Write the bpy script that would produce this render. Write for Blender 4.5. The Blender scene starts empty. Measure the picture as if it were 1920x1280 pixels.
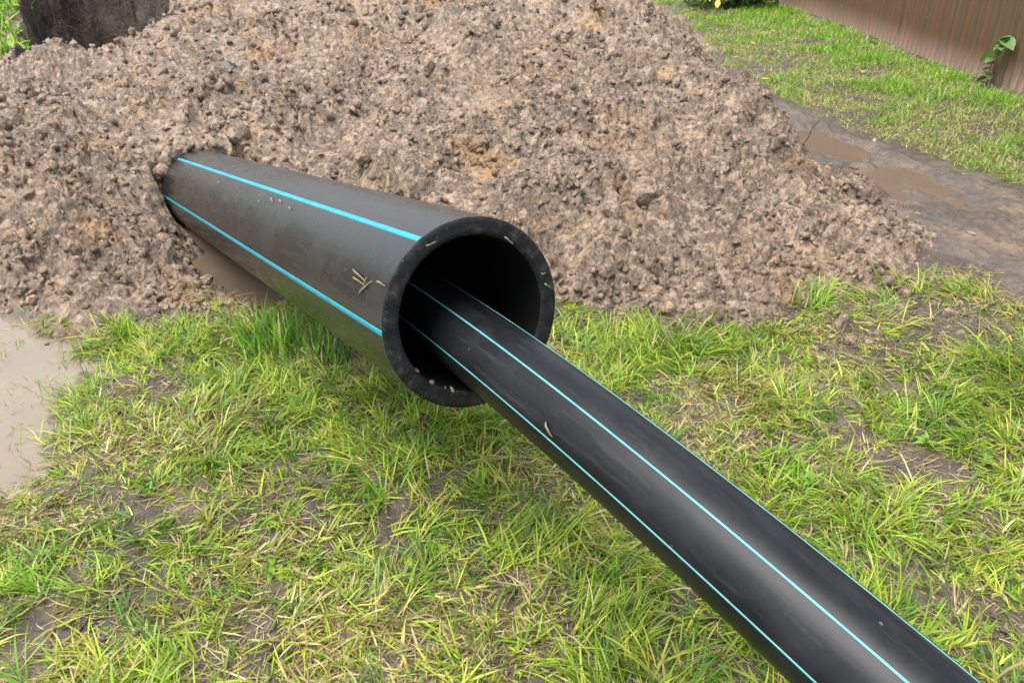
import bpy, bmesh, math, random
import numpy as np
from mathutils import Vector, Matrix
R_ = math.radians
scene = bpy.context.scene
col = scene.collection

# ------------------------------------------------------------------ camera, sky, sun, exposure
cam_d = bpy.data.cameras.new('camera'); cam = bpy.data.objects.new('camera', cam_d); col.objects.link(cam)
cam.location = (0, 0, 1.62); cam.rotation_euler = (R_(61), 0, 0)
cam_d.sensor_width = 36; cam_d.lens = 28.125; cam_d.clip_start = .05; cam_d.clip_end = 2000
scene.camera = cam
SUN_EL, SUN_AZ = 70, 245            # azimuth clockwise from +Y: behind the camera, to its left
world = bpy.data.worlds.new('World'); scene.world = world; world.use_nodes = True
wn = world.node_tree; bg = wn.nodes['Background']
sky = wn.nodes.new('ShaderNodeTexSky'); sky.sky_type = 'NISHITA'; sky.sun_disc = False
sky.sun_elevation = R_(SUN_EL); sky.sun_rotation = R_(SUN_AZ); sky.dust_density = 4; sky.air_density = 1.2
hs = wn.nodes.new('ShaderNodeHueSaturation'); hs.inputs['Saturation'].default_value = .4
wn.links.new(sky.outputs[0], hs.inputs['Color']); wn.links.new(hs.outputs[0], bg.inputs[0])
bg.inputs[1].default_value = .13
sd = bpy.data.lights.new('sun', 'SUN'); sun = bpy.data.objects.new('sun', sd); col.objects.link(sun)
sd.energy = 1.5; sd.angle = R_(50); sd.color = (1, .985, .955)
a, e = R_(SUN_AZ), R_(SUN_EL)
to_sun = Vector((math.sin(a)*math.cos(e), math.cos(a)*math.cos(e), math.sin(e)))
sun.rotation_euler = to_sun.to_track_quat('Z', 'Y').to_euler()
vs = scene.view_settings
vs.view_transform = 'Standard'; vs.look = 'None'; vs.gamma = 1; vs.use_curve_mapping = False
vs.exposure = 1.38

rng = np.random.default_rng(7)
random.seed(7)

# ------------------------------------------------------------------ helpers
def tag(o, label=None, cat=None, group=None, kind=None):
    if label: o['label'] = label
    if cat: o['category'] = cat
    if group: o['group'] = group
    if kind: o['kind'] = kind
    return o
def empty(name, loc=(0, 0, 0)):
    o = bpy.data.objects.new(name, None); col.objects.link(o); o.location = loc; o.empty_display_size = .1
    return o
def link(name, me, mat=None, parent=None):
    o = bpy.data.objects.new(name, me); col.objects.link(o)
    if mat and not me.materials: me.materials.append(mat)
    if parent:
        o.parent = parent
    return o
def mesh_np(name, v, quads=None, tris=None, colors=None, uv=None, smooth=False):
    me = bpy.data.meshes.new(name)
    v = np.ascontiguousarray(v, np.float32).reshape(-1, 3)
    parts, starts, tot = [], [], []
    n = 0
    for f, k in ((quads, 4), (tris, 3)):
        if f is None or len(f) == 0: continue
        f = np.asarray(f, np.int32).reshape(-1, k)
        parts.append(f.ravel()); starts.append(n + np.arange(len(f), dtype=np.int32)*k); tot.append(np.full(len(f), k, np.int32)); n += f.size
    li = np.concatenate(parts); ls = np.concatenate(starts)
    me.vertices.add(len(v)); me.vertices.foreach_set('co', v.ravel())
    me.loops.add(len(li)); me.loops.foreach_set('vertex_index', li)
    me.polygons.add(len(ls)); me.polygons.foreach_set('loop_start', ls)
    if smooth: me.polygons.foreach_set('use_smooth', np.ones(len(ls), bool))
    if uv is not None:
        l = me.uv_layers.new(name='UVMap'); l.data.foreach_set('uv', np.asarray(uv, np.float32)[li].ravel())
    if colors is not None:
        at = me.color_attributes.new('Col', 'FLOAT_COLOR', 'POINT')
        c = np.ones((len(v), 4), np.float32); c[:, :3] = colors; at.data.foreach_set('color', c.ravel())
    me.update(calc_edges=True); me.validate()
    return me
def grid_faces(nr, nc, mask=None):
    i = np.arange(nr*nc).reshape(nr, nc)
    q = np.stack([i[:-1, :-1], i[:-1, 1:], i[1:, 1:], i[1:, :-1]], -1).reshape(-1, 4)
    if mask is not None:
        m = mask.ravel(); q = q[m[q].any(1)]
    return q
def compact(v, q):
    used = np.unique(q); mp = np.full(len(v), -1, np.int32); mp[used] = np.arange(len(used)); return v[used], mp[q]
def srgb(r, g, b):
    f = lambda c: (c/255/12.92 if c/255 <= .04045 else ((c/255+.055)/1.055)**2.4)
    return (f(r), f(g), f(b))

# noise --------------------------------------------------------------
def h2(ix, iy, s):
    ix = ix.astype(np.int64); iy = iy.astype(np.int64)
    n = (ix*374761393 + iy*668265263 + s*974634541) & 0xffffffff
    n = ((n ^ (n >> 13))*1274126177) & 0xffffffff
    n = ((n ^ (n >> 16))*2246822519) & 0xffffffff
    return ((n ^ (n >> 15)) & 0xffffff)/float(0x1000000)
def perlin(x, y, s=0):
    ix = np.floor(x); iy = np.floor(y); fx = x-ix; fy = y-iy
    u = fx*fx*fx*(fx*(fx*6-15)+10); w = fy*fy*fy*(fy*(fy*6-15)+10)
    def gr(dx, dy):
        a = h2(ix+dx, iy+dy, s)*2*np.pi
        return np.cos(a)*(fx-dx)+np.sin(a)*(fy-dy)
    a0, b0, c0, d0 = gr(0, 0), gr(1, 0), gr(0, 1), gr(1, 1)
    return 1.4*((a0*(1-u)+b0*u)*(1-w)+(c0*(1-u)+d0*u)*w)
def fbm(x, y, sc, oc=4, s=0, gain=.5):
    t = 0; a_ = 1
    for k in range(oc):
        t = t+a_*perlin(x*sc+17.3*k, y*sc-9.1*k, s+k); sc *= 2.03; a_ *= gain
    return t
def worley(x, y, sc, s=0):
    x = x*sc; y = y*sc; ix = np.floor(x); iy = np.floor(y)
    F1 = np.full(x.shape, 9.); F2 = np.full(x.shape, 9.); idv = np.zeros(x.shape)
    for dx in (-1, 0, 1):
        for dy in (-1, 0, 1):
            cx = ix+dx; cy = iy+dy
            d = np.hypot(cx+h2(cx, cy, s)-x, cy+h2(cx, cy, s+51)-y)
            nearer = d < F1
            F2 = np.where(nearer, F1, np.minimum(F2, d)); idv = np.where(nearer, h2(cx, cy, s+99), idv); F1 = np.where(nearer, d, F1)
    return F1, F2, idv
def sstep(a_, b_, t):
    t = np.clip((t-a_)/(b_-a_), 0, 1); return t*t*(3-2*t)
def in_poly(x, y, P):
    ins = np.zeros(x.shape, bool); n = len(P)
    for i in range(n):
        x0, y0 = P[i]; x1, y1 = P[(i+1) % n]
        c = ((y0 > y) != (y1 > y)) & (x < (x1-x0)*(y-y0)/((y1-y0) or 1e-9)+x0)
        ins ^= c
    return ins
def poly_sd(x, y, P):
    d = np.full(x.shape, 99.); n = len(P)
    for i in range(n):
        ax, ay = P[i]; bx, by = P[(i+1) % n]; ex, ey = bx-ax, by-ay
        t = np.clip(((x-ax)*ex+(y-ay)*ey)/(ex*ex+ey*ey), 0, 1)
        d = np.minimum(d, np.hypot(x-ax-t*ex, y-ay-t*ey))
    return np.where(in_poly(x, y, P), -d, d)

# ------------------------------------------------------------------ the big pipe's axis (needed by the terrain that it cuts through)
PC = np.array([-.0928, 1.7518, .7237]); PD = np.array([-.50566, .84167, -.18947]); PD /= np.linalg.norm(PD)
PU = np.array([0, 0, 1.])-PD*PD[2]; PU /= np.linalg.norm(PU); PV = np.cross(PD, PU)
PR, PRI = .24, .196
S_ENTRY = 3.62

# ------------------------------------------------------------------ terrain heights
PUD_L = [(-3.6, 3.45), (-2.28, 3.22), (-2.06, 3.06), (-1.85, 2.95), (-1.76, 2.88), (-1.64, 2.74), (-1.63, 2.51), (-1.61, 2.31), (-1.58, 2.15), (-1.56, 2.03), (-1.6, 1.93), (-1.8, 1.75), (-2.6, 1.6), (-3.8, 1.9)]
PUD_T = [(-1.95, 4.55), (-1.66, 3.8), (-1.48, 3.52), (-1.28, 3.36), (-.98, 3.36), (-.95, 3.55), (-1.1, 4.0), (-1.35, 4.5), (-1.6, 4.75)]
PUD_A = [(2.1, 6.3), (2.3, 6.55), (2.55, 6.38), (2.62, 5.7), (2.37, 5.46), (2.22, 5.77)]
PUD_B = [(2.25, 5.44), (2.76, 5.5), (2.94, 4.76), (2.65, 4.42), (2.33, 4.71)]
PATH = [(2.2, 12), (2.26, 9), (2.34, 7.65), (2.61, 6.55), (2.87, 5.7), (3.06, 5.31), (3.25, 4.81), (3.5, 4), (3.6, 2), (2.9, 2), (2.5, 2.9), (2.35, 3.35), (2.33, 3.7), (2.1, 3.95), (1.9, 4.3), (1.8, 5), (1.7, 7), (1.6, 9), (1.7, 12)]
PIT = [(-4.45, 7.75), (-3.9, 7.5), (-3.35, 7.75), (-3.35, 8.4), (-3.95, 9.8), (-4.5, 11.1), (-5.5, 11.5), (-6.1, 11.0), (-5.35, 9.5), (-4.8, 8.3)]
def base_h(x, y):
    near = np.exp(-((np.hypot(x, y-4)/14)**4))
    z = near*(.018*fbm(x, y, 1.3, 3, 3)+.012*fbm(x, y, 6, 4, 11)+.006*fbm(x, y, 26, 2, 21))
    z = z+.05*sstep(2.9, 4.5, x)*near
    w = .09*fbm(x, y, 4, 4, 40)
    for P, dep, wd in ((PUD_L, .075, .2), (PUD_T, .20, .12), (PUD_A, .05, .12), (PUD_B, .05, .12)):
        sd_ = poly_sd(x, y, P); z = z-dep*sstep(wd, -wd, sd_+w)
        if P is PUD_L: z = z+near*np.exp(-(sd_/.22)**2)*(.018*fbm(x, y, 8, 4, 47)+.01)
    return z
def path_edge(x, y):
    return poly_sd(x, y, PATH)+.06*fbm(x, y, 3.5, 3, 61)
CP = np.array([
 (-5.5,3.6,-.02),(-4,3.4,0),(-3,3.3,0),(-2.35,3.2,0),(-1.95,3.04,0),(-1.62,3.06,0),(-1.38,3.16,0),(-1.42,3.45,0),(-1.6,3.75,-.02),(-1.85,4.2,-.02),
 (-1.35,4.6,.08),(-1.15,4.2,0),(-.92,3.7,0),(-.8,3.3,0),(-.4,3.15,0),(.24,3.06,0),(.79,2.98,0),(1.34,3.18,0),(2.1,3.8,0),(2.36,4.3,0),(2.25,5.1,0),(2.15,5.57,0),(2.2,6.92,0),(2.15,8,0),(2.3,10,0),
 (-5.5,3.1,-.2),(-4,2.9,-.2),(-2.3,2.7,-.2),(-1.3,2.8,-.12),(-.4,2.7,-.2),(.8,2.6,-.2),(1.7,2.9,-.2),(2.5,3.4,-.2),(2.8,5,-.2),(2.75,7,-.2),(2.8,10,-.2),(3,13,-.2),
 (-2.2,3.55,.15),(-1.85,3.45,.13),(-1.95,3.95,.2),(-2.8,3.9,.22),(-2.35,4.6,.3),(-2.05,5.0,.37),(-1.75,5.1,.38),(-1.4,5.1,.3),(-3,5,.36),(-4,5,.3),(-5.5,6,.2),
 (-3.9,7,.36),(-3.35,7,.42),(-2.8,7.2,.62),(-2,6.2,.46),(-2.1,7.5,.72),(-4.6,7.1,.3),(-5.3,7.4,.22),(-5.4,8.6,.24),(-6.2,9.6,.5),(-6.9,11,.75),(-7.5,9.5,.5),
 (1.72,5.6,.38),(1.84,5.7,.34),(2.05,5.7,.03),(1.8,5.3,.3),(2.0,5.25,.05),(1.4,6.5,.47),(1.13,8,.78),(.85,9,1.0),(.2,8,.95),(0,6,.6),(0,5,.42),(0,4.2,.26),(.24,3.5,.12),(.85,3.4,.1),(1.5,3.65,.09),(1,4,.19),(1.5,4.6,.24),(1,5,.36),(-.8,5,.34),(-1,6,.54),(-1,8,.88),(1.95,5.0,.12),(1.9,6.5,.12),(1.75,8,.25),
 (-2.4,9,.9),(-2.6,11,.9),(-4.5,12.6,1.1),(-6.5,12.8,.9),(0,11,1.0),(1.2,11,.7),(-1,13,.8),(-4,14.5,.3)])
def _tps():
    p = CP[:, :2]; n = len(p)
    d = np.linalg.norm(p[:, None]-p[None], axis=2); K = np.where(d > 0, d*d*np.log(d+1e-12), 0)+np.eye(n)*.02
    P = np.c_[np.ones(n), p]; A = np.zeros((n+3, n+3)); A[:n, :n] = K; A[:n, n:] = P; A[n:, :n] = P.T
    return np.linalg.solve(A, np.r_[CP[:, 2], 0, 0, 0])
TW = _tps()
def tps(x, y):
    z = TW[-3]+TW[-2]*x+TW[-1]*y
    for (px, py, _), w in zip(CP, TW):
        d2 = (x-px)**2+(y-py)**2+1e-12; z = z+w*.5*d2*np.log(d2)
    return z
BUMPS = [(-3.9,7.0,.26,.15),(-3.38,6.98,.2,.13),(-3.0,7.1,.2,.06),(-2.0,5.6,.3,.06),(-2.5,4.2,.25,.05),(-1.62,3.55,.16,.06),(-2.1,3.4,.2,.05),(1.62,5.55,.18,.06),(.6,5.2,.3,.05),(-.3,7,.4,.06),(.5,4.1,.25,.04),(1.45,4.3,.2,.05),(-.6,4.4,.2,.04),(1.0,6.3,.3,.05)]
def mound_smooth(x, y):
    w = .12*fbm(x, y, 1.4, 3, 70)
    z = tps(x+w, y+.12*fbm(x, y, 1.4, 3, 77))
    for bx, by, br, bh in BUMPS: z = z+bh*np.exp(-((x-bx)**2+(y-by)**2)/br**2)
    sd_ = poly_sd(x, y, PIT)+.10*fbm(x, y, 2.5, 3, 81)
    z = z-(z+1.3)*np.clip((.08-sd_)/.75, 0, 1)**.8+.10*fbm(x, y, 4, 3, 85)*sstep(.1, -.1, sd_)
    return z
def mound_disp(x, y):
    wx = x+.055*fbm(x, y, 7, 3, 5); wy = y+.055*fbm(x, y, 7, 3, 6)
    big = .075*fbm(x, y, 2.3, 3, 31)+.06*(.45-np.abs(fbm(x, y, 3.4, 3, 36)))
    F1, F2, idv = worley(wx, wy, 8.5, 1); lump = np.sqrt(np.clip(1-(F1/.75)**2, 0, 1))*(.25+.75*idv)
    wx2 = x+.012*fbm(x, y, 28, 2, 8); wy2 = y+.012*fbm(x, y, 28, 2, 9)
    G1, G2, id2 = worley(wx2, wy2, 24, 2); l2 = np.sqrt(np.clip(1-(G1/.8)**2, 0, 1))*(.15+.85*id2)
    rid = .5-np.abs(fbm(x, y, 16, 3, 44, .6))
    act = .35+1.05*sstep(-.35, .45, fbm(x, y, 2.1, 3, 90))
    crk = np.exp(-((F2-F1)/.16)**2)*sstep(-.2, .4, fbm(x, y, 5, 2, 150)); crk2 = np.exp(-((G2-G1)/.2)**2)
    H1, H2, id3 = worley(x+.005*fbm(x, y, 70, 2, 18), y+.005*fbm(x, y, 70, 2, 19), 52, 3); l3 = np.clip(1-(H1/.8), 0, 1)*id3
    rid2 = .5-np.abs(fbm(x, y, 38, 2, 144, .6))
    return big+act*(.046*lump+.020*l2+.032*rid+.007*l3+.009*rid2-.036*crk-.010*crk2)+.006*fbm(x, y, 80, 2, 47)
def trench_limit(x, y, z, grow=0.):
    """no soil inside the big pipe's tube before the place where it enters the heap"""
    rx, ry = x-PC[0], y-PC[1]; hd = np.hypot(PD[0], PD[1]); ux, uy = PD[0]/hd, PD[1]/hd
    s = (rx*ux+ry*uy)/hd; lat = -rx*uy+ry*ux       # lat > 0 on the camera's left side
    lat = -lat
    zb = PC[2]+PD[2]*s
    rr = PR+.012+grow
    bot = zb-np.sqrt(np.clip(rr*rr-lat*lat, 0, None))-.02
    side = np.clip(np.abs(lat)-rr, 0, None)
    lim = np.where(np.abs(lat) < rr, bot, zb-.05+side*np.where((lat < 0) & (s < 3.25), 2.4, 9.))
    ent = S_ENTRY+.06*fbm(x, y, 6, 2, 15)
    act = (s < ent) & (s > -.2) & (np.abs(lat) < .42)
    return np.where(act, np.minimum(z, lim), z)

# ------------------------------------------------------------------ materials
def M(name):
    m = bpy.data.materials.new(name); m.use_nodes = True; nt = m.node_tree
    return m, nt, nt.nodes['Principled BSDF']
class N:
    def __init__(s, nt): s.nt = nt
    def n(s, t, **k):
        o = s.nt.nodes.new(t)
        for a_, v in k.items(): setattr(o, a_, v)
        return o
    def l(s, a_, b_): s.nt.links.new(a_, b_)
    def coord(s, kind='Object', scale=(1, 1, 1)):
        t = s.n('ShaderNodeTexCoord'); m = s.n('ShaderNodeMapping'); m.inputs['Scale'].default_value = scale
        s.l(t.outputs[kind], m.inputs['Vector']); return m.outputs[0]
    def noise(s, vec, sc, det=4, rough=.55, lo=None, hi=None, dist=0):
        o = s.n('ShaderNodeTexNoise'); o.inputs['Scale'].default_value = sc; o.inputs['Detail'].default_value = det; o.inputs['Roughness'].default_value = rough; o.inputs['Distortion'].default_value = dist
        s.l(vec, o.inputs['Vector'])
        if lo is None: return o.outputs['Fac']
        return s.rng(o.outputs['Fac'], lo, hi)
    def rng(s, v, lo, hi, a_=0, b_=1):
        m = s.n('ShaderNodeMapRange'); m.inputs[1].default_value = lo; m.inputs[2].default_value = hi; m.inputs[3].default_value = a_; m.inputs[4].default_value = b_
        s.l(v, m.inputs[0]); return m.outputs[0]
    def mix(s, fac, a_, b_, mode='MIX'):
        m = s.n('ShaderNodeMix'); m.data_type = 'RGBA'; m.blend_type = mode
        for sock, v in ((m.inputs[0], fac), (m.inputs[6], a_), (m.inputs[7], b_)):
            if hasattr(v, 'node'): s.l(v, sock)
            elif isinstance(v, (int, float)): sock.default_value = v
            else: sock.default_value = (*v[:3], 1)
        return m.outputs[2]
    def mth(s, op, a_, b_=0.):
        m = s.n('ShaderNodeMath', operation=op)
        for i, v in enumerate((a_, b_)):
            if hasattr(v, 'node'): s.l(v, m.inputs[i])
            else: m.inputs[i].default_value = v
        return m.outputs[0]
    def bump(s, h, dist, strength=1, prev=None):
        b_ = s.n('ShaderNodeBump'); b_.inputs['Distance'].default_value = dist; b_.inputs['Strength'].default_value = strength
        s.l(h, b_.inputs['Height'])
        if prev is not None: s.l(prev, b_.inputs['Normal'])
        return b_.outputs[0]

def soil_mat(name, tan, brown, grey, orange, ofs=0., rough=(.27, .62), orange_hi=.70, relief=.9):
    m, nt, p = M(name); k = N(nt)
    g = k.n('ShaderNodeNewGeometry'); mp = k.n('ShaderNodeMapping'); mp.inputs['Location'].default_value = (ofs, ofs*.7, 0)
    k.l(g.outputs['Position'], mp.inputs['Vector']); v = mp.outputs[0]
    c = k.mix(k.noise(v, 1.9, 6, .65, .40, .64), k.mix(.35, brown, tan), k.mix(.8, brown, tan))
    c = k.mix(k.noise(v, 9, 5, .65, .42, .66), c, grey)
    c = k.mix(k.noise(v, 17, 6, .68, .49, .58), c, tan)
    c = k.mix(k.noise(v, 2.2, 5, .65, orange_hi-.16, orange_hi+.06), c, orange)
    c = k.mix(k.noise(v, 30, 6, .7, .51, .60), c, k.mix(.72, c, brown))
    k.l(c, p.inputs['Base Color'])
    k.l(k.noise(v, 14, 4, .6, .35, .65), p.inputs['Roughness'])
    rr = k.rng(k.noise(v, 14, 4, .6), .35, .65, rough[0], rough[1]); k.l(rr, p.inputs['Roughness'])
    vo = k.n('ShaderNodeTexVoronoi'); vo.inputs['Scale'].default_value = 21
    wv = k.n('ShaderNodeTexNoise'); wv.inputs['Scale'].default_value = 22; wv.inputs['Detail'].default_value = 3; k.l(v, wv.inputs['Vector'])
    va = k.n('ShaderNodeVectorMath', operation='MULTIPLY_ADD'); k.l(wv.outputs['Color'], va.inputs[0]); va.inputs[1].default_value = (.07, .07, .07); k.l(v, va.inputs[2])
    k.l(va.outputs[0], vo.inputs['Vector'])
    msk = k.noise(v, 4.5, 4, .6, .40, .62)
    b0 = k.bump(k.mth('MULTIPLY', vo.outputs['Distance'], k.rng(msk, 0, 1, -.15, -1.)), .034, relief)
    b1 = k.bump(k.noise(v, 48, 7, .72), .026, relief, b0)
    b2 = k.bump(k.noise(v, 260, 3, .6), .005, .8, b1)
    k.l(b2, p.inputs['Normal'])
    return m
TAN, BROWN, GREY, ORANGE = (.455, .332, .232), (.066, .044, .028), (.18, .137, .103), (.44, .25, .11)
M_SOIL = soil_mat('wet_clay_soil', TAN, BROWN, GREY, ORANGE)
M_CLOD = soil_mat('clod_clay', (.34, .25, .18), (.15, .10, .067), (.20, .155, .125), ORANGE, 3.1)
M_MUD = soil_mat('trampled_mud', (.105, .078, .055), (.04, .029, .02), (.07, .054, .043), (.12, .085, .052), 7.7, (.3, .65), .8, .5)
M_MUD_C = soil_mat('mud_crumbs', (.17, .125, .09), (.06, .043, .03), (.11, .085, .068), (.17, .12, .075), 7.7, (.35, .7), .8, .5)
M_PATH = soil_mat('wet_grey_track', (.105, .082, .063), (.055, .044, .036), (.078, .065, .055), (.17, .122, .08), 11.3, (.22, .5), .60, .25)

_k = N(M_MUD.node_tree); _p = M_MUD.node_tree.nodes['Principled BSDF']      # pale silt left by the puddles
_at = _k.n('ShaderNodeAttribute', attribute_name='Col'); _src = _p.inputs['Base Color'].links[0].from_socket
_k.l(_k.mix(_at.outputs['Fac'], _src, (.165, .127, .093)), _p.inputs['Base Color'])
_rs = _p.inputs['Roughness'].links[0].from_socket; _k.l(_k.mth('MULTIPLY', _rs, _k.rng(_at.outputs['Fac'], 0, 1, 1, .5)), _p.inputs['Roughness'])
def water_mat(name, colr, rough=.02):
    m, nt, p = M(name); k = N(nt)
    v = k.coord('Object')
    c = k.mix(k.noise(v, 2.2, 5, .65, .35, .7, 1.5), colr, tuple(x*.85 for x in colr))
    c = k.mix(k.noise(v, 9, 5, .6, .55, .75), c, tuple(x*.9 for x in colr))
    k.l(c, p.inputs['Base Color']); p.inputs['Roughness'].default_value = rough; p.inputs['IOR'].default_value = 1.45
    k.l(k.bump(k.noise(v, 5, 2, .5), .002, .12), p.inputs['Normal'])
    return m
M_DARK = soil_mat('pit_shade_soil', (.075, .05, .033), (.022, .015, .010), (.04, .03, .022), (.09, .052, .028), 5.1, (.5, .85), .74)  # soil colour darkened to paint the pit's shade onto its walls
M_WATER = water_mat('milky_clay_water', (.215, .172, .125))
M_WATER2 = water_mat('brown_clay_water', (.135, .10, .07), .06)

def grass_mat():
    m, nt, p = M('grass_blade'); k = N(nt)
    at = k.n('ShaderNodeAttribute', attribute_name='Col')
    k.l(at.outputs['Color'], p.inputs['Base Color']); p.inputs['Roughness'].default_value = .42; p.inputs['Specular IOR Level'].default_value = .4
    tr = k.n('ShaderNodeBsdfTranslucent'); k.l(at.outputs['Color'], tr.inputs['Color'])
    mx = k.n('ShaderNodeMixShader'); mx.inputs[0].default_value = .38
    k.l(p.outputs[0], mx.inputs[1]); k.l(tr.outputs[0], mx.inputs[2]); k.l(mx.outputs[0], nt.nodes['Material Output'].inputs['Surface'])
    return m
M_GRASS = grass_mat()
def leaf_mat(name, c0, c1, rough=.45, trans=.3):
    m, nt, p = M(name); k = N(nt); v = k.coord('Object')
    c = k.mix(k.noise(v, 45, 4, .6, .35, .65), c0, c1)
    k.l(c, p.inputs['Base Color']); p.inputs['Roughness'].default_value = rough
    k.l(k.bump(k.noise(v, 120, 3), .002, .6), p.inputs['Normal'])
    tr = k.n('ShaderNodeBsdfTranslucent'); k.l(c, tr.inputs['Color'])
    mx = k.n('ShaderNodeMixShader'); mx.inputs[0].default_value = trans
    k.l(p.outputs[0], mx.inputs[1]); k.l(tr.outputs[0], mx.inputs[2]); k.l(mx.outputs[0], nt.nodes['Material Output'].inputs['Surface'])
    return m
M_LEAF = leaf_mat('green_leaf', (.09, .19, .04), (.14, .25, .06))
M_LEAFD = leaf_mat('dark_leaf', (.03, .075, .02), (.06, .12, .035))
M_LEAFB = leaf_mat('bright_leaf', (.17, .33, .04), (.24, .38, .06))
M_YELLOW = leaf_mat('yellow_leaf', (.62, .52, .07), (.55, .40, .06))
M_PALE = leaf_mat('pale_leaf', (.36, .35, .27), (.25, .23, .16))
M_BROWNL = leaf_mat('brown_leaf', (.32, .18, .08), (.24, .13, .06))
M_STRAW = leaf_mat('straw', (.30, .28, .13), (.22, .19, .09))
M_STEM = leaf_mat('stem', (.12, .14, .05), (.17, .12, .06), .6, .05)
M_TWIG = leaf_mat('twig_bark', (.035, .025, .018), (.06, .045, .03), .8, 0)

def pe_mat(name, base, dusty, rough0, rough1, dust_amt, scr, scuff=False, cloud=.8):
    """black polyethylene; UV = (metres along, metres around)"""
    m, nt, p = M(name); k = N(nt)
    v = k.coord('UV', (1, 1, 1)); vs_ = k.coord('UV', (.35, 3.5, 1)); vr = k.coord('UV', (6, .8, 1))
    d1 = k.noise(v, 3.2, 7, .7, .47, .66)
    d2 = k.noise(vs_, 9, 6, .75, .52, .68)
    d3 = k.noise(vr, 4, 4, .6, .60, .72)
    dust = k.mth('MAXIMUM', k.mth('MULTIPLY', d1, cloud), k.mth('MAXIMUM', k.mth('MULTIPLY', d2, scr), k.mth('MULTIPLY', d3, .35)))
    if scuff:
        sx = k.n('ShaderNodeSeparateXYZ'); k.l(v, sx.inputs[0])
        ring = k.noise(k.coord('UV', (14, 1.6, 1)), 5, 5, .7, .52, .72)
        dust = k.mth('MAXIMUM', dust, k.mth('MULTIPLY', ring, k.mth('MULTIPLY', k.rng(sx.outputs[0], .10, .24, 1.3, 0), k.noise(v, 6, 2, .5, .42, .6))))
    fac = k.mth('MULTIPLY', dust, dust_amt)
    c = k.mix(fac, base, dusty)
    vo = k.n('ShaderNodeTexVoronoi'); vo.inputs['Scale'].default_value = 26; k.l(v, vo.inputs['Vector'])
    sp = k.mth('MULTIPLY', k.rng(vo.outputs['Distance'], .05, .10, 1, 0), k.noise(v, 7, 3, .5, .56, .62))
    c = k.mix(k.mth('MULTIPLY', sp, .5), c, (.25, .2, .15))
    k.l(c, p.inputs['Base Color'])
    k.l(k.rng(dust, 0, 1, rough0, rough1), p.inputs['Roughness'])
    b_ = k.bump(k.noise(vs_, 60, 4, .6), .0006, .3 if scuff else .08)
    p.inputs['Specular IOR Level'].default_value = .5 if scuff else .27; b2 = k.bump(k.noise(v, 5, 3, .5), .002, .3, b_)
    k.l(b2, p.inputs['Normal'])
    return m
M_PIPE_BIG = pe_mat('black_polyethylene_dusty', (.010, .011, .012), (.078, .08, .082), .25, .48, .36, .8, True, .6)
M_PIPE_SM = pe_mat('black_polyethylene_glossy', (.006, .0065, .0075), (.045, .048, .053), .36, .52, .6, .75, False, .45)
M_BORE, _nt, _p = M('matt_black_bore'); _p.inputs['Base Color'].default_value = (.006, .006, .006, 1); _p.inputs['Roughness'].default_value = .55; _p.inputs['Specular IOR Level'].default_value = .25
def cut_mat():
    m, nt, p = M('sawn_polyethylene'); k = N(nt); v = k.coord('Object')
    c = k.mix(k.noise(v, 28, 6, .7, .52, .74), (.008, .008, .009), (.055, .052, .05))
    c = k.mix(k.mth('MULTIPLY', k.noise(v, 130, 3, .6, .66, .74), .6), c, (.22, .19, .16))
    k.l(c, p.inputs['Base Color']); p.inputs['Roughness'].default_value = .6; p.inputs['Specular IOR Level'].default_value = .3
    k.l(k.bump(k.noise(v, 160, 4, .6), .002, .5), p.inputs['Normal']); return m
M_CUT = cut_mat()
def stripe_mat(name, c0, c1):
    m, nt, p = M(name); k = N(nt); v = k.coord('UV', (1, 1, 1))
    c = k.mix(k.noise(v, 14, 5, .65, .45, .75), c0, c1)
    k.l(c, p.inputs['Base Color']); p.inputs['Roughness'].default_value = .42; return m
M_STRIPE_B = stripe_mat('cyan_stripe', (.006, .28, .37), (.03, .17, .22))
M_STRIPE_S = stripe_mat('pale_cyan_stripe', (.10, .34, .36), (.06, .20, .23))
def fence_mat():
    m, nt, p = M('brown_painted_sheet_metal'); k = N(nt)
    g = k.n('ShaderNodeNewGeometry')
    def mp(sc):
        o = k.n('ShaderNodeMapping'); o.inputs['Scale'].default_value = sc; k.l(g.outputs['Position'], o.inputs['Vector']); return o.outputs[0]
    st = mp((1, 9, .55)); st2 = mp((1, 30, 1.2)); iso = mp((1, 1, 1))
    c = k.mix(k.noise(st, 2.0, 5, .6, .38, .64), (.125, .06, .031), (.09, .062, .031))
    c = k.mix(k.mth('MULTIPLY', k.noise(st2, 1.6, 5, .7, .54, .70), .7), c, (.145, .105, .065))
    c = k.mix(k.mth('MULTIPLY', k.noise(st2, 1.1, 4, .6, .55, .7), .5), c, (.04, .023, .016))
    c = k.mix(k.mth('MULTIPLY', k.noise(iso, 55, 3, .6, .68, .76), .5), c, (.2, .16, .12))
    k.l(c, p.inputs['Base Color']); p.inputs['Roughness'].default_value = .5
    return m
M_FENCE = fence_mat()
M_SCREW, _nt, _p = M('dull_zinc'); _p.inputs['Base Color'].default_value = (.22, .19, .16, 1); _p.inputs['Metallic'].default_value = .6; _p.inputs['Roughness'].default_value = .5
M_BLACKP, _nt, _p = M('black_plastic'); _p.inputs['Base Color'].default_value = (.03, .033, .04, 1); _p.inputs['Roughness'].default_value = .3

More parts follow.
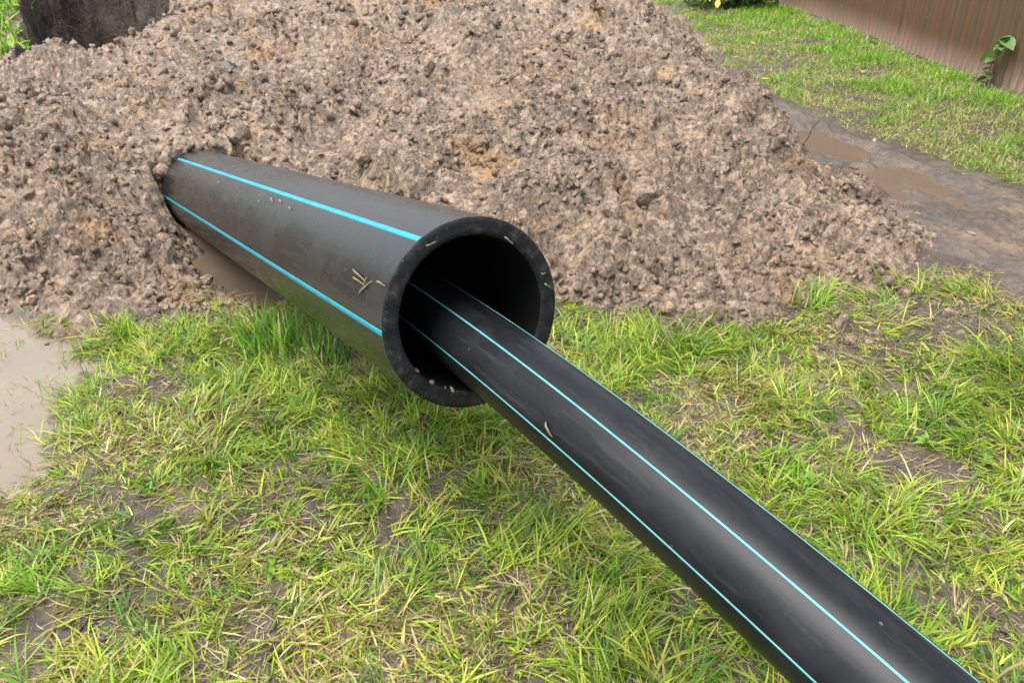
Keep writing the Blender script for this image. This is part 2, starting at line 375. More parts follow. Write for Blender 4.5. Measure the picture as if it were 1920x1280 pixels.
# ------------------------------------------------------------------ ground sheet
def axis(lo, hi, step, far, g=1.35):
    a_ = [np.arange(lo, hi+1e-6, step)]
    L, d = [], step
    x = lo
    while x > -far: d *= g; x -= d; L.append(x)
    Hh, d, x = [], step, hi
    while x < far: d *= g; x += d; Hh.append(x)
    return np.concatenate([np.array(L[::-1]), a_[0], np.array(Hh)])
gx = axis(-3.2, 5.2, .019, 700)
ys = [0.9]
while ys[-1] < 15: ys.append(ys[-1]+.011+.0045*(ys[-1]-.9))
yb = []; d = .05; x = .9
while x > -700: d *= 1.4; x -= d; yb.append(x)
yf = []; d = .1; x = ys[-1]
while x < 900: d *= 1.4; x += d; yf.append(x)
gy = np.concatenate([np.array(yb[::-1]), np.array(ys), np.array(yf)])
X, Y = np.meshgrid(gx, gy)
MS = mound_smooth(np.clip(X, -8, 4), np.clip(Y, 2, 16))
inner = (X > -7.8) & (X < 3) & (Y > 2.8) & (Y < 14)
def ground_z(x, y):
    z = base_h(x, y)
    return trench_limit(x, y, z, .02)
Z = ground_z(X, Y)
Z = np.where(inner & (poly_sd(X, Y, PIT) < .9), -2.2, Z)        # the pit cuts through it (the heap's own sheet lines the pit)
Z = np.where(inner & (MS > .12), Z-.15, Z)
v = np.stack([X, Y, Z], -1).reshape(-1, 3)
silt = sstep(.26, -.06, np.minimum(poly_sd(X, Y, PUD_L), poly_sd(X, Y, PUD_T)+.06)+.16*fbm(X, Y, 3.5, 4, 520))
silt = np.maximum(silt, .55*sstep(.25, .6, fbm(X, Y, 2.2, 4, 530)))
ground = tag(link('ground', mesh_np('ground', v, grid_faces(*X.shape, mask=~(inner & (MS > .2))), smooth=True, colors=np.repeat(silt.reshape(-1, 1), 3, 1)), M_MUD), kind='structure')
tag(ground, 'flat muddy ground under the trampled grass')

# ------------------------------------------------------------------ muddy track on the right
px_ = np.arange(1.4, 3.9, .017); py_ = [1.9]
while py_[-1] < 12: py_.append(py_[-1]+.012+.004*(py_[-1]-1.9))
X, Y = np.meshgrid(px_, np.array(py_))
E_ = path_edge(X, Y)
Zp = base_h(X, Y)-.012+.012*fbm(X, Y, 3, 3, 100)+.006*fbm(X*2, Y*.6, 12, 3, 103)+np.where(E_ < 0, .03*sstep(0, -.12, E_), -.35*np.clip(E_, 0, .3))
q = grid_faces(*X.shape, mask=E_ < .12)
v, q = compact(np.stack([X, Y, Zp], -1).reshape(-1, 3), q)
tag(tag(link('path', mesh_np('path', v, q, smooth=True), M_PATH), kind='structure'), 'wet grey dirt track between the soil heap and the grass verge')

# ------------------------------------------------------------------ heap of dug soil with the pit behind it
fy = [2.72]
while fy[-1] < 14.5: fy.append(fy[-1]*(1.0022 if fy[-1] < 6.5 else 1.0045))
fy = np.array(fy); fr = np.arange(-.98, .78, .00225)
RR, Y = np.meshgrid(fr, fy); X = RR*Y
def heap_z(X, Y):
    S = mound_smooth(X, Y); d_ = mound_disp(X, Y)
    z = S+base_h(X, Y)*.6+d_*(.45+.55*sstep(-.02, .15, S))-.03
    return S, trench_limit(X, Y, z)
S, Zh = heap_z(X, Y)
# crumbs overhang a little: shift sideways by noise that follows the lumps
jx = .013*fbm(X, Y, 20, 3, 200); jy = .013*fbm(X, Y, 20, 3, 210)
pm_ = sstep(.15, -.1, poly_sd(X, Y, PIT))*sstep(-1.7, -1.2, Zh); q1 = (X+Y)*1.3; q2 = (X-Y)*1.3      # ragged pit walls
jx = jx+.3*pm_*(.10*fbm(q1*.5, Zh*2.2, 2.2, 4, 220)+.05*(.4-np.abs(fbm(q1*.6, Zh*1.5, 6, 3, 225)))); jy = jy+.3*pm_*(.20*fbm(q2*.5, Zh*2.2, 2.2, 4, 230)+.10*(.4-np.abs(fbm(q2*.6, Zh*1.5, 6, 3, 235))))
q = grid_faces(*X.shape, mask=(Zh > base_h(X, Y)-.12) | (poly_sd(X, Y, PIT) < .6))
q = q[((X > -8.2) & (X < 3.2)).ravel()[q].all(1)]
v, q = compact(np.stack([X+jx, Y+jy, Zh], -1).reshape(-1, 3), q)
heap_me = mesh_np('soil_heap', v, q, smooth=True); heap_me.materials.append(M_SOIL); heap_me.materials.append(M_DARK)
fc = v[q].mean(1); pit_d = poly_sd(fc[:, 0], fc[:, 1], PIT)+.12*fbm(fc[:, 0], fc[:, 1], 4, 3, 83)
heap_me.polygons.foreach_set('material_index', ((pit_d < .1) | ((fc[:, 1] > 10.2) & (fc[:, 0] < -3.9))).astype(np.int32))  # shade-darkened soil inside the pit and on the bank behind it
heap = link('soil_heap', heap_me)
tag(heap, 'broad heap of wet brown clay soil dug from the pit', kind='structure')

# clods
def clod_mesh(i, sub=2, amp=.35, jit=.15):
    bm = bmesh.new(); bmesh.ops.create_icosphere(bm, subdivisions=sub, radius=1)
    r = random.Random(i); ax = [Vector((r.uniform(-1, 1), r.uniform(-1, 1), r.uniform(-1, 1))).normalized() for _ in range(7)]
    am = [r.uniform(.25, 1) for _ in range(7)]
    sq = Vector((r.uniform(.8, 1.3), r.uniform(.7, 1.05), r.uniform(.5, .8)))
    for v_ in bm.verts:
        n = v_.co.normalized(); f_ = 1
        for a_, m_ in zip(ax, am):
            d_ = n.dot(a_); f_ += amp*m_*(max(0, d_-.55)*1.2-.28*max(0, -d_-.6))
        f_ += .22*math.sin(7*n.x+i)*math.sin(6*n.y+2*i)*math.sin(8*n.z)+r.uniform(-jit, jit)
        v_.co = Vector((n.x*sq.x, n.y*sq.y, n.z*sq.z))*f_
    me = bpy.data.meshes.new('clod'); bm.to_mesh(me); bm.free(); me.materials.append(M_SOIL)
    return me
def rand_rots(n):
    qv = rng.normal(size=(n, 4)); qv /= np.linalg.norm(qv, axis=1)[:, None]; w, x, y, z = qv.T
    return np.stack([1-2*(y*y+z*z), 2*(x*y-z*w), 2*(x*z+y*w), 2*(x*y+z*w), 1-2*(x*x+z*z), 2*(y*z-x*w), 2*(x*z-y*w), 2*(y*z+x*w), 1-2*(x*x+y*y)], 1).reshape(n, 3, 3)
def clear_pipe(x, y, z, m=.05):
    p = np.stack([x, y, z], -1)-PC; s = p@PD; d_ = np.linalg.norm(p-s[:, None]*PD, axis=1)
    return (d_ > PR+m) | (s > S_ENTRY+.15) | (s < -.1)
def heap_points(n, toe=.0):
    out = []
    tot = 0
    while tot < n:
        y = 2.85*np.exp(rng.random(n*2)*np.log(9.0/2.85)); x = y*(-1.0+1.55*rng.random(n*2))
        S, z = heap_z(x, y)
        ok = (S > toe) & (poly_sd(x, y, PIT) > .1) & (z > -.05) & (fbm(x, y, 1.7, 2, 300)+.3*rng.normal(size=len(x)) > -.1)
        p = np.stack([x, y, z], 1)[ok]; out.append(p); tot += len(p)
    return np.concatenate(out)[:n]
small = [clod_mesh(100+i, 1, .6, .32) for i in range(5)]+[clod_mesh(120+i, 1, .6, .32) for i in range(5)]
for me in small:
    bm = bmesh.new(); bm.from_mesh(me); bmesh.ops.dissolve_limit(bm, angle_limit=.6, verts=bm.verts, edges=bm.edges); bmesh.ops.triangulate(bm, faces=bm.faces); bm.to_mesh(me); bm.free()
P = heap_points(15000, -.03); sz = .004+.02*rng.random(len(P))**3.2; sz *= (.65+.12*P[:, 1])
ok = clear_pipe(*P.T, .04); P = P[ok]; sz = sz[ok]
def crumb_mesh(P, sz):
    rot = rand_rots(len(P)); kind = rng.integers(0, len(small), len(P)); vv, tt, off = [], [], 0
    for k_, me in enumerate(small):
        idx = np.where(kind == k_)[0]; co = np.array([v_.co for v_ in me.vertices]); f_ = np.array([list(p_.vertices) for p_ in me.polygons])
        w = np.einsum('nij,vj->nvi', rot[idx], co)*sz[idx, None, None]+(P[idx]+np.stack([0*sz[idx], 0*sz[idx], sz[idx]*.25], 1))[:, None]
        vv.append(w.reshape(-1, 3)); tt.append((f_[None]+(np.arange(len(idx))*len(co))[:, None, None]+off).reshape(-1, 3)); off += len(idx)*len(co)
    return mesh_np('soil_crumbs', np.concatenate(vv), tris=np.concatenate(tt))
o = link('soil_crumbs', crumb_mesh(P, sz), M_SOIL, heap); o['kind'] = 'stuff'
x = rng.uniform(-2.4, 2.6, 9000); y = rng.uniform(.85, 3.7, 9000)      # crumbs kicked over the trampled ground
ok = (poly_sd(x, y, PUD_L) > .06) & (poly_sd(x, y, PUD_T) > .05) & (mound_smooth(x, y) < .05) & (fbm(x, y, 3, 3, 610)+.5*sstep(2.3, 3.4, y) > .05); x = x[ok]; y = y[ok]
o = link('soil_crumbs', crumb_mesh(np.stack([x, y, ground_z(x, y)], 1), .003+.009*rng.random(len(x))**2.5), M_MUD_C, ground); o['kind'] = 'stuff'
bigm = [clod_mesh(i, 2, .5, .15) for i in range(12)]
P = heap_points(290, .0); P = P[clear_pipe(*P.T, .12)]
for i, p_ in enumerate(P):
    o = link('clod', bigm[i % 12], None, heap); s_ = (.02+.055*random.random()**3)*(.7+.1*p_[1])
    o.location = p_-np.array([0, 0, s_*.1]); o.scale = (s_,)*3; o.rotation_euler = [random.uniform(0, 6.28) for _ in range(3)]

for i in range(75):        # soil crumbled against the pipe where it enters
    t_ = R_(-150+215*i/74+random.uniform(-4, 4)); s_ = random.uniform(.018, .05); rr_ = PR+s_*random.uniform(.15, 1.1)
    o = link('clod', bigm[i % 12], None, heap); o.scale = (s_,)*3; o.rotation_euler = [random.uniform(0, 6.28) for _ in range(3)]
    o.location = PC+(S_ENTRY+random.uniform(-.10, .05))*PD+rr_*(math.cos(t_)*PU+math.sin(t_)*PV)
# ------------------------------------------------------------------ puddles
def puddle(name, P, z, mat, label, ex=.25):
    c = np.mean(P, axis=0); pts = [(c[0]+(x-c[0])*(1+ex), c[1]+(y-c[1])*(1+ex)) for x, y in P]
    bm = bmesh.new(); bm.faces.new([bm.verts.new((x, y, z)) for x, y in pts]); bmesh.ops.triangulate(bm, faces=bm.faces)
    me = bpy.data.meshes.new(name); bm.to_mesh(me); bm.free()
    o = tag(link(name, me, mat), label, kind='structure'); return o
puddle('puddle', PUD_L, -.032, M_WATER, 'large milky beige puddle beside the grass', .10)
puddle('puddle', PUD_T, -.085, M_WATER2, 'brown muddy puddle in the trench under the large pipe', .35)
puddle('puddle', PUD_A, -.018, M_WATER2, 'small brown puddle on the track by the heap', .1)
puddle('puddle', PUD_B, -.023, M_WATER2, 'long brown puddle on the track', .1)

# ------------------------------------------------------------------ pipes
def frames(pts):
    T = np.gradient(pts, axis=0); T /= np.linalg.norm(T, axis=1)[:, None]
    Un = np.array([0, 0, 1.])-T*T[:, 2:3]; Un /= np.linalg.norm(Un, axis=1)[:, None]
    return T, Un, np.cross(T, Un)
def tube(name, pts, r, mat, parent, seg=96):
    T, Un, Vn = frames(pts); th = np.linspace(0, 2*np.pi, seg+1)
    v = pts[:, None]+r*(np.cos(th)[None, :, None]*Un[:, None]+np.sin(th)[None, :, None]*Vn[:, None])
    L = np.r_[0, np.cumsum(np.linalg.norm(np.diff(pts, axis=0), axis=1))]
    uv = np.stack(np.broadcast_arrays(L[:, None], (th*r)[None]), -1).reshape(-1, 2)
    return link(name, mesh_np(name, v, grid_faces(len(pts), seg+1), uv=uv, smooth=True), mat, parent)
def stripe(pts, r, ang, width, mat, parent, wob=0):
    T, Un, Vn = frames(pts); hw = width/2/r
    a_ = ang+np.array([-hw, -hw, -hw*.4, hw*.4, hw, hw]); rr = r+np.array([-.002, .0004, .0009, .0009, .0004, -.002])
    v = pts[:, None]+rr[None, :, None]*(np.cos(a_)[None, :, None]*Un[:, None]+np.sin(a_)[None, :, None]*Vn[:, None])
    L = np.r_[0, np.cumsum(np.linalg.norm(np.diff(pts, axis=0), axis=1))]
    uv = np.stack(np.broadcast_arrays(L[:, None], (a_*r)[None]), -1).reshape(-1, 2)
    return link('stripe', mesh_np('stripe', v, grid_faces(len(pts), 6), uv=uv, smooth=True), mat, parent)
pipe = empty('large_pipe'); tag(pipe, 'large black plastic pipe with bright blue stripes sticking out of the soil heap', 'pipe')
sv = np.r_[.004, np.linspace(.03, 5.0, 60)]
ax_pts = PC+sv[:, None]*PD
tube('outer_wall', ax_pts, PR, M_PIPE_BIG, pipe, 128)
tube('inner_wall', PC+np.r_[.007, sv[1:]][:, None]*PD, PRI, M_BORE, pipe, 128)
# sawn end: ring with small chamfers and a slightly uneven cut
th = np.linspace(0, 2*np.pi, 193)[:-1]
prof = [(.004, PR), (.0006, PR-.003), (0, PR-.012), (0, PR-.022), (0, PRI+.013), (.0004, PRI+.006), (.007, PRI)]
rv = []
for s_, r_ in prof:
    j = .0012*np.sin(th*23+s_*900)*(0 < r_-PRI) if s_ < .001 else 0*th
    rv.append(PC+(s_+j)[:, None]*PD+r_*(np.cos(th)[:, None]*PU+np.sin(th)[:, None]*PV))
rv = np.array(rv); n_, m_ = len(prof), len(th)
ii = np.arange(n_*m_).reshape(n_, m_); jj = np.roll(ii, -1, axis=1)
q = np.stack([ii[:-1], jj[:-1], jj[1:], ii[1:]], -1).reshape(-1, 4)
link('cut_end', mesh_np('cut_end', rv, q, smooth=True), M_CUT, pipe)
for k_ in range(6): stripe(ax_pts, PR, R_(-28.4+59.5*k_-(0 if k_ < 5 else 0)) if k_ < 5 else R_(-87.6), .016, M_STRIPE_B, pipe)

small_pipe = empty('small_pipe'); tag(small_pipe, 'slim glossy black plastic pipe with pale blue lines sliding out of the large pipe', 'pipe')
qf = (-0.1975, 0.0314, -0.5539, -0.0538, -0.0419, 0.0171)
E0 = np.array([-.19335, 3.6495, -1.86737])+qf[0]*PU+qf[1]*PV
D2 = np.array([math.sin(qf[2])*math.cos(qf[3]), math.cos(qf[2])*math.cos(qf[3]), math.sin(qf[3])])
U2 = np.array([0, 0, 1.])-D2*D2[2]; U2 /= np.linalg.norm(U2); V2 = np.cross(D2, U2)
ss = np.linspace(-3.2, 2.5, 90)
cv = (E0+ss[:, None]*D2+(ss**2)[:, None]*(qf[4]*U2+qf[5]*V2))*.48+np.array([0, 0, 1.62])
# beyond the frame it sags to the ground; inside it follows the big pipe
t0 = cv[0]-cv[1]; t0 /= np.linalg.norm(t0)
ext = []; p_ = cv[0].copy(); d_ = t0.copy()
for i in range(45):
    tgt = np.clip((.105-p_[2])*1.2, -.35, .2); d_[2] += (tgt-d_[2])*.22; d_[:2] /= np.hypot(*d_[:2]); p_ = p_+d_*.08; ext.append(p_.copy())
inn = []; p_ = cv[-1].copy(); d_ = (cv[-1]-cv[-2])/np.linalg.norm(cv[-1]-cv[-2])
for i in range(25):
    s_ = (p_-PC)@PD; c_ = PC+(s_+.08)*PD-.09*PU; d_ = d_+((c_-p_)/np.linalg.norm(c_-p_)*.3); d_ /= np.linalg.norm(d_); p_ = p_+d_*.08; inn.append(p_.copy())
sp_pts = np.concatenate([np.array(ext)[::-1], cv, np.array(inn)])
RS = .0962
tube('wall', sp_pts, RS, M_PIPE_SM, small_pipe, 96)
for a_ in (-83.8, -26.5, 33.0, 93, 153, 213): stripe(sp_pts, RS, R_(a_), .0042, M_STRIPE_S, small_pipe)

# scraps of cut grass stuck on the pipes
def on_pipe(s_, deg, h=.002):
    t_ = R_(deg); return PC+s_*PD+(PR+h)*(math.cos(t_)*PU+math.sin(t_)*PV)
def scrap(a_, b_, w, up, mat, label, cat, group, name='grass_clipping', arch=.004):
    a_ = Vector(a_); b_ = Vector(b_); up = Vector(up).normalized(); d_ = (b_-a_); side = d_.cross(up).normalized()
    bm = bmesh.new(); rows = []
    for i in range(7):
        t_ = i/6; c_ = a_+d_*t_+up*(arch*math.sin(t_*math.pi)*(1+.4*math.sin(9*t_))+.0012)+side*(.0012*math.sin(4*t_+a_.x*90))
        ww = w*.5*(1-.6*t_**2)*(.75 if i == 0 else 1)
        rows.append([bm.verts.new(c_-side*ww), bm.verts.new(c_+up*ww*.35), bm.verts.new(c_+side*ww), bm.verts.new(c_-up*.0006)])
    for r0, r1 in zip(rows, rows[1:]):
        for i in range(4): bm.faces.new([r0[i], r0[(i+1) % 4], r1[(i+1) % 4], r1[i]])
    bm.faces.new(rows[0]); bm.faces.new(rows[-1][::-1]); bmesh.ops.recalc_face_normals(bm, faces=bm.faces)
    org = (a_+b_)/2
    for v_ in bm.verts: v_.co -= org
    me = bpy.data.meshes.new(name); bm.to_mesh(me); bm.free()
    o = tag(link(name, me, mat), label, cat, group); o.location = org; return o
def radial(deg): t_ = R_(deg); return math.cos(t_)*PU+math.sin(t_)*PV
L1 = 'pale cut grass blade stuck to the side of the large pipe by its mouth'
for (s0, d0), (s1, d1) in (((.231, -59.9), (.136, -63.1)), ((.216, -64), (.136, -65.4)), ((.155, -71.7), (.093, -60.9)), ((.131, -67.1), (.13, -60.6)), ((.068, -60.3), (.012, -60.4))):
    scrap(on_pipe(s0, d0), on_pipe(s1, d1), .0055, radial(d0), M_STRAW, L1, 'grass blade', 'cut grass blades on the large pipe')
L2 = 'tiny straw scrap stuck to the large pipe just below its upper blue stripe'
for (s0, d0), (s1, d1) in (((2.12, -39.3), (2.08, -42.9)), ((1.331, -44.9), (1.346, -38.8)), ((1.243, -37), (1.151, -39.5)), ((1.137, -36), (1.068, -37.5)), ((.983, -38.7), (.93, -40.5))):
    scrap(on_pipe(s0, d0), on_pipe(s0+(s1-s0)*.6, d0+(d1-d0)*.6), .005, radial(d0), M_PALE, L2, 'straw scrap', 'straw scraps below the upper stripe', 'straw_scrap')
def on_rim(r_, deg): return PC-PD*.002+r_*radial(deg)
L3 = 'thin straw scrap stuck on the sawn rim of the large pipe'
for (r0, d0), (r1, d1) in (((.222, -28), (.213, -21)), ((.203, 30.8), (.2, 39.9)), ((.209, 72.6), (.222, 74.1)), ((.211, 80.4), (.223, 85.5))):
    scrap(on_rim(r0, d0), on_rim(r1, d1), .005, -PD, M_STRAW, L3, 'straw scrap', 'straw scraps on the pipe rim', 'straw_scrap')
# dabs of mud on the lower lip
for i, (dg, s_) in enumerate(((-121, .006), (-137, .008), (-149, .006), (-155, .009))):
    o = link('mud_dab', bigm[i]); o.location = PC+PD*.006+(PRI-.001)*radial(dg); o.scale = (s_*.9, s_*.8, s_*.55); o.rotation_euler = [random.uniform(0, 6.28) for _ in range(3)]
    tag(o, 'small dab of brown mud on the lower lip of the large pipe mouth', 'mud', 'mud dabs on the pipe lip')
# dried scrap on the slim pipe
i_ = int(np.argmin(np.abs(sp_pts[:, 1]-1.385))); T_, Un_, Vn_ = frames(sp_pts)
def on_small(i, deg): t_ = R_(deg); return sp_pts[i]+(RS+.0015)*(math.cos(t_)*Un_[i]+math.sin(t_)*Vn_[i])
scrap(on_small(i_+1, -66), on_small(i_, -76), .006, Un_[i_]*.4-Vn_[i_]*.9, M_STRAW, 'withered brown plant scrap stuck beside a line on the slim pipe', 'plant scrap', None, 'plant_scrap')

# ------------------------------------------------------------------ fence
FX, F0, PW, FH = 4.58, 4.0, 1.15, 2.0
fence = empty('metal_fence', (FX, F0, 0)); tag(fence, 'brown ribbed sheet metal fence along the grass verge', 'fence')
prof = []
for k_ in range(10):
    y0 = k_*.115
    prof += [(y0, 0), (y0+.052, 0), (y0+.064, -.026), (y0+.103, -.026), (y0+.115-1e-4, 0)]
pv = np.array([(x_, y_) for y_, x_ in prof]); nz = 8; zz = np.linspace(.07, FH, nz)
v = np.stack([np.broadcast_to(pv[None, :, 0], (nz, len(pv))), np.broadcast_to(pv[None, :, 1], (nz, len(pv))), np.broadcast_to(zz[:, None], (nz, len(pv)))], -1)
v2 = v.copy(); v2[..., 0] += .0015
vv = np.concatenate([v.reshape(-1, 3), v2.reshape(-1, 3)]); g_ = grid_faces(nz, len(pv)); off = nz*len(pv)
bl = np.arange(len(pv)-1); edge = np.stack([bl, bl+off, bl+1+off, bl+1], 1)
pm = mesh_np('fence_panel', vv, np.concatenate([g_[:, ::-1], g_+off, edge])); pm.materials.append(M_FENCE)
bm = bmesh.new(); bmesh.ops.create_cone(bm, cap_ends=True, segments=6, radius1=.009, radius2=.007, depth=.010, matrix=Matrix.Rotation(R_(90), 4, 'Y'))
bmesh.ops.create_cone(bm, cap_ends=True, segments=10, radius1=.013, radius2=.013, depth=.003, matrix=Matrix.Translation((.004, 0, 0)) @ Matrix.Rotation(R_(90), 4, 'Y'))
sm = bpy.data.meshes.new('screw'); bm.to_mesh(sm); bm.free(); sm.materials.append(M_SCREW)
for i in range(15):
    p_ = link('fence_panel', pm, None, fence); p_.location = (random.uniform(-.003, .003) if i % 2 else .004, i*PW, random.uniform(-.012, .012))
    p_.rotation_euler = (0, random.uniform(-.004, .004), 0)
    for y_, z_ in ((.14, .45), (.83, .45), (.14, 1.6), (.83, 1.6)):
        s_ = link('screw', sm, None, p_); s_.location = (-.006, y_+random.uniform(-.02, .02), z_+random.uniform(-.015, .015))
bm = bmesh.new()
for z_ in (.45, 1.6): bmesh.ops.create_cube(bm, size=1, matrix=Matrix.Translation((.035, 15*PW/2, z_)) @ Matrix.Diagonal((.03, 15*PW, .05, 1)))
me = bpy.data.meshes.new('rail'); bm.to_mesh(me); bm.free(); link('rail', me, M_SCREW, fence)
for i in range(7):
    bm = bmesh.new(); bmesh.ops.create_cube(bm, size=1, matrix=Matrix.Translation((.085, .3+i*2.6, .95)) @ Matrix.Diagonal((.06, .06, 2.2, 1)))
    me = bpy.data.meshes.new('post'); bm.to_mesh(me); bm.free(); link('post', me, M_SCREW, fence)

# ------------------------------------------------------------------ grass
GREENS = np.array([(.23, .37, .02), (.34, .45, .035), (.10, .23, .02), (.44, .48, .065), (.27, .31, .04), (.10, .155, .025), (.17, .31, .02)])
DRY = np.array([(.50, .41, .17), (.40, .33, .13), (.32, .23, .11), (.55, .48, .25), (.18, .125, .065)])
def blades(P, az, ln, wd, lean, curl, colr, seg=3):
    """P base points (n,3); lean 0 upright .. 1 flat; curl adds droop towards the tip"""
    n = len(P); hx, hy = np.cos(az), np.sin(az); sx, sy = -hy, hx
    tw = rng.normal(0, .5, n)
    t_ = np.linspace(0, 1, seg+1); pos = np.zeros((n, seg+1, 3)); cur = P.copy(); pos[:, 0] = cur
    bend = rng.normal(0, .25, n)
    for k_ in range(seg):
        el = np.clip((1-lean)*1.5-curl*(k_+.5)/seg, -.5, 1.55); st = ln/seg
        a2 = bend*(k_+.5)/seg; cx, cy = hx*np.cos(a2)-hy*np.sin(a2), hx*np.sin(a2)+hy*np.cos(a2)
        cur = cur+np.stack([cx*np.cos(el)*st, cy*np.cos(el)*st, np.sin(el)*st], 1); pos[:, k_+1] = cur
    zg = P[:, 2:3]; pos[:, :, 2] = np.maximum(pos[:, :, 2], zg+.003+.004*rng.random((n, 1)))
    side = np.stack([sx*np.cos(tw), sy*np.cos(tw), np.sin(tw)*.8], 1)
    verts = []
    wt = [.75, 1., .8] if seg == 3 else [.9, .9]
    for k_ in range(seg):
        w = (wd*wt[k_]*.5)[:, None]*side; verts += [pos[:, k_]-w, pos[:, k_]+w]
    verts.append(pos[:, seg]); V_ = np.stack(verts, 1); m_ = V_.shape[1]
    b0 = (np.arange(n)*m_)[:, None]
    quads = np.concatenate([b0+np.array([2*k_, 2*k_+1, 2*k_+3, 2*k_+2]) for k_ in range(seg-1)])
    tris = b0+np.array([2*(seg-1), 2*(seg-1)+1, m_-1])
    cc = np.repeat(colr[:, None], m_, 1)
    return V_.reshape(-1, 3), quads, tris, cc.reshape(-1, 3)
def join_blades(sets):
    vs_, qs, ts, cs, off = [], [], [], [], 0
    for v_, q_, t_, c_ in sets: vs_.append(v_); qs.append(q_+off); ts.append(t_+off); cs.append(c_); off += len(v_)
    return mesh_np('grass', np.concatenate(vs_), np.concatenate(qs), np.concatenate(ts), colors=np.concatenate(cs))
def tint(n, pal, jit=.16, idx=None):
    idx = rng.integers(0, len(pal), n) if idx is None else idx
    c = pal[idx]*(1+rng.normal(0, jit, (n, 1))); return np.clip(c*(1+rng.normal(0, .06, (n, 3))), .01, .7)
BARE = [(-.68, 1.38, .13), (-1.03, 1.91, .13), (-.43, 1.75, .10), (1.37, 2.07, .22), (.82, 2.71, .12), (1.2, 2.15, .14), (-1.25, 1.40, .2), (-.95, 1.5, .12), (1.78, 3.12, .22), (1.9, 2.95, .18), (-.25, 1.35, .1), (.3, 2.35, .08), (1.0, 1.55, .1), (-1.35, 2.55, .12), (-.7, 2.95, .2), (-1.1, 2.75, .08), (1.5, 2.6, .15)]
def lawn_density(x, y):
    S = mound_smooth(x, y)
    d_ = sstep(.035, -.02, S+.07*fbm(x, y, 5, 2, 400))
    d_ = d_*sstep(-.06, .10, poly_sd(x, y, PUD_L)+.07*fbm(x, y, 6, 3, 40))*sstep(-.02, .12, poly_sd(x, y, PUD_T))
    d_ = d_*sstep(.0, .12, path_edge(x, y))
    nz_ = fbm(x, y, 2.4, 4, 410)
    d_ = d_*(.30+.70*sstep(-.38, .12, nz_))
    for bx, by, br in BARE: d_ = d_*(1-.85*np.exp(-((x-bx)**2+(y-by)**2)/br**2*1.2))
    d_ = d_*(1-.6*sstep(1.2, 1.7, x)*sstep(2.75, 3.0, y))*(1-.4*np.exp(-((x+.9)**2+(y-1.5)**2)/.5**2))*(1-.35*np.exp(-((x-1.4)**2+(y-2.3)**2)/.4**2))
    return d_
def sample(n, x0, x1, y0, y1, dens):
    x = rng.uniform(x0, x1, n); y = rng.uniform(y0, y1, n); k_ = rng.random(n) < dens(x, y); return x[k_], y[k_]
def pts(x, y): return np.stack([x, y, ground_z(x, y)-.004], 1)
def flow(x, y): return 2*np.pi*(.5+.9*fbm(x, y, 1.5, 2, 420))
sets = []
# clumps of green blades combed one way
cx, cy = sample(30000, -2.6, 2.7, .75, 3.6, lawn_density)
nb = rng.integers(5, 13, len(cx)); rep = np.repeat(np.arange(len(cx)), nb); n = len(rep)
rad = rng.uniform(.008, .035, len(cx))[rep]; ca = flow(cx, cy)+rng.normal(0, 1.1, len(cx))
ang = rng.uniform(0, 6.28, n); r_ = rad*np.sqrt(rng.random(n)); x = cx[rep]+r_*np.cos(ang); y = cy[rep]+r_*np.sin(ang)
vig = np.clip(.75+.6*fbm(cx, cy, 1.9, 3, 430)+rng.normal(0, .2, len(cx)), .35, 1.5)
dryness = sstep(.15, -.5, fbm(cx, cy, 1.6, 3, 440)+rng.normal(0, .25, len(cx)))[rep]
ci = rng.integers(0, len(GREENS), len(cx))[rep]; colr = tint(n, GREENS, .18, ci); dr = tint(n, DRY, .15)
isdry = rng.random(n) < .16+.58*dryness; colr = np.where(isdry[:, None], dr, colr)
ln = (.055+.085*rng.random(n))*vig[rep]*np.where(isdry, .9, 1.); lean = np.clip(rng.normal(.55, .22, n)+.2*isdry, .05, 1)
sets.append(blades(pts(x, y), ca[rep]+rng.normal(0, .6, n), ln, rng.uniform(.0028, .0064, n), lean, rng.uniform(.2, 1.3, n), colr))
# short undergrowth
x, y = sample(90000, -2.6, 2.7, .75, 3.6, lambda a_, b_: .75*lawn_density(a_, b_)+.02); n = len(x)
colr = np.where((rng.random(n) < .3)[:, None], tint(n, DRY), tint(n, GREENS*.85))
sets.append(blades(pts(x, y), rng.uniform(0, 6.28, n), rng.uniform(.015, .05, n), rng.uniform(.002, .004, n), rng.uniform(.2, .95, n), rng.uniform(0, 1.2, n), colr, 2))
# flat straw thatch, also on the bare patches
x, y = sample(60000, -2.6, 2.7, .75, 3.7, lambda a_, b_: sstep(.03, -.03, mound_smooth(a_, b_))*sstep(-.02, .1, poly_sd(a_, b_, PUD_L))*(.35+.4*sstep(.3, -.4, fbm(a_, b_, 1.6, 3, 440)))); n = len(x)
sets.append(blades(pts(x, y), rng.uniform(0, 6.28, n), rng.uniform(.03, .13, n), rng.uniform(.0013, .003, n), rng.uniform(.86, 1, n), rng.uniform(0, .5, n), tint(n, DRY), 3))
# sparse blades standing in the puddle's edge
x, y = sample(3000, -2.5, -1.3, 1.8, 3.0, lambda a_, b_: (poly_sd(a_, b_, PUD_L) < .03)*sstep(-.45, .0, poly_sd(a_, b_, PUD_L))*np.maximum(sstep(.0, .3, fbm(a_, b_, 4, 2, 460)), 1.2*np.exp(-((b_-2.52+.25*(a_+1.6))/.07)**2))); n = len(x)
pp = pts(x, y); pp[:, 2] = np.maximum(pp[:, 2], -.05)
sets.append(blades(pp, rng.uniform(0, 6.28, n), rng.uniform(.04, .09, n), rng.uniform(.002, .004, n), rng.uniform(.1, .7, n), rng.uniform(.2, 1, n), tint(n, GREENS*.9), 3))
tag(link('grass', join_blades(sets), M_GRASS), 'trampled yellow green grass mixed with dry straw in the foreground', 'grass', kind='stuff')
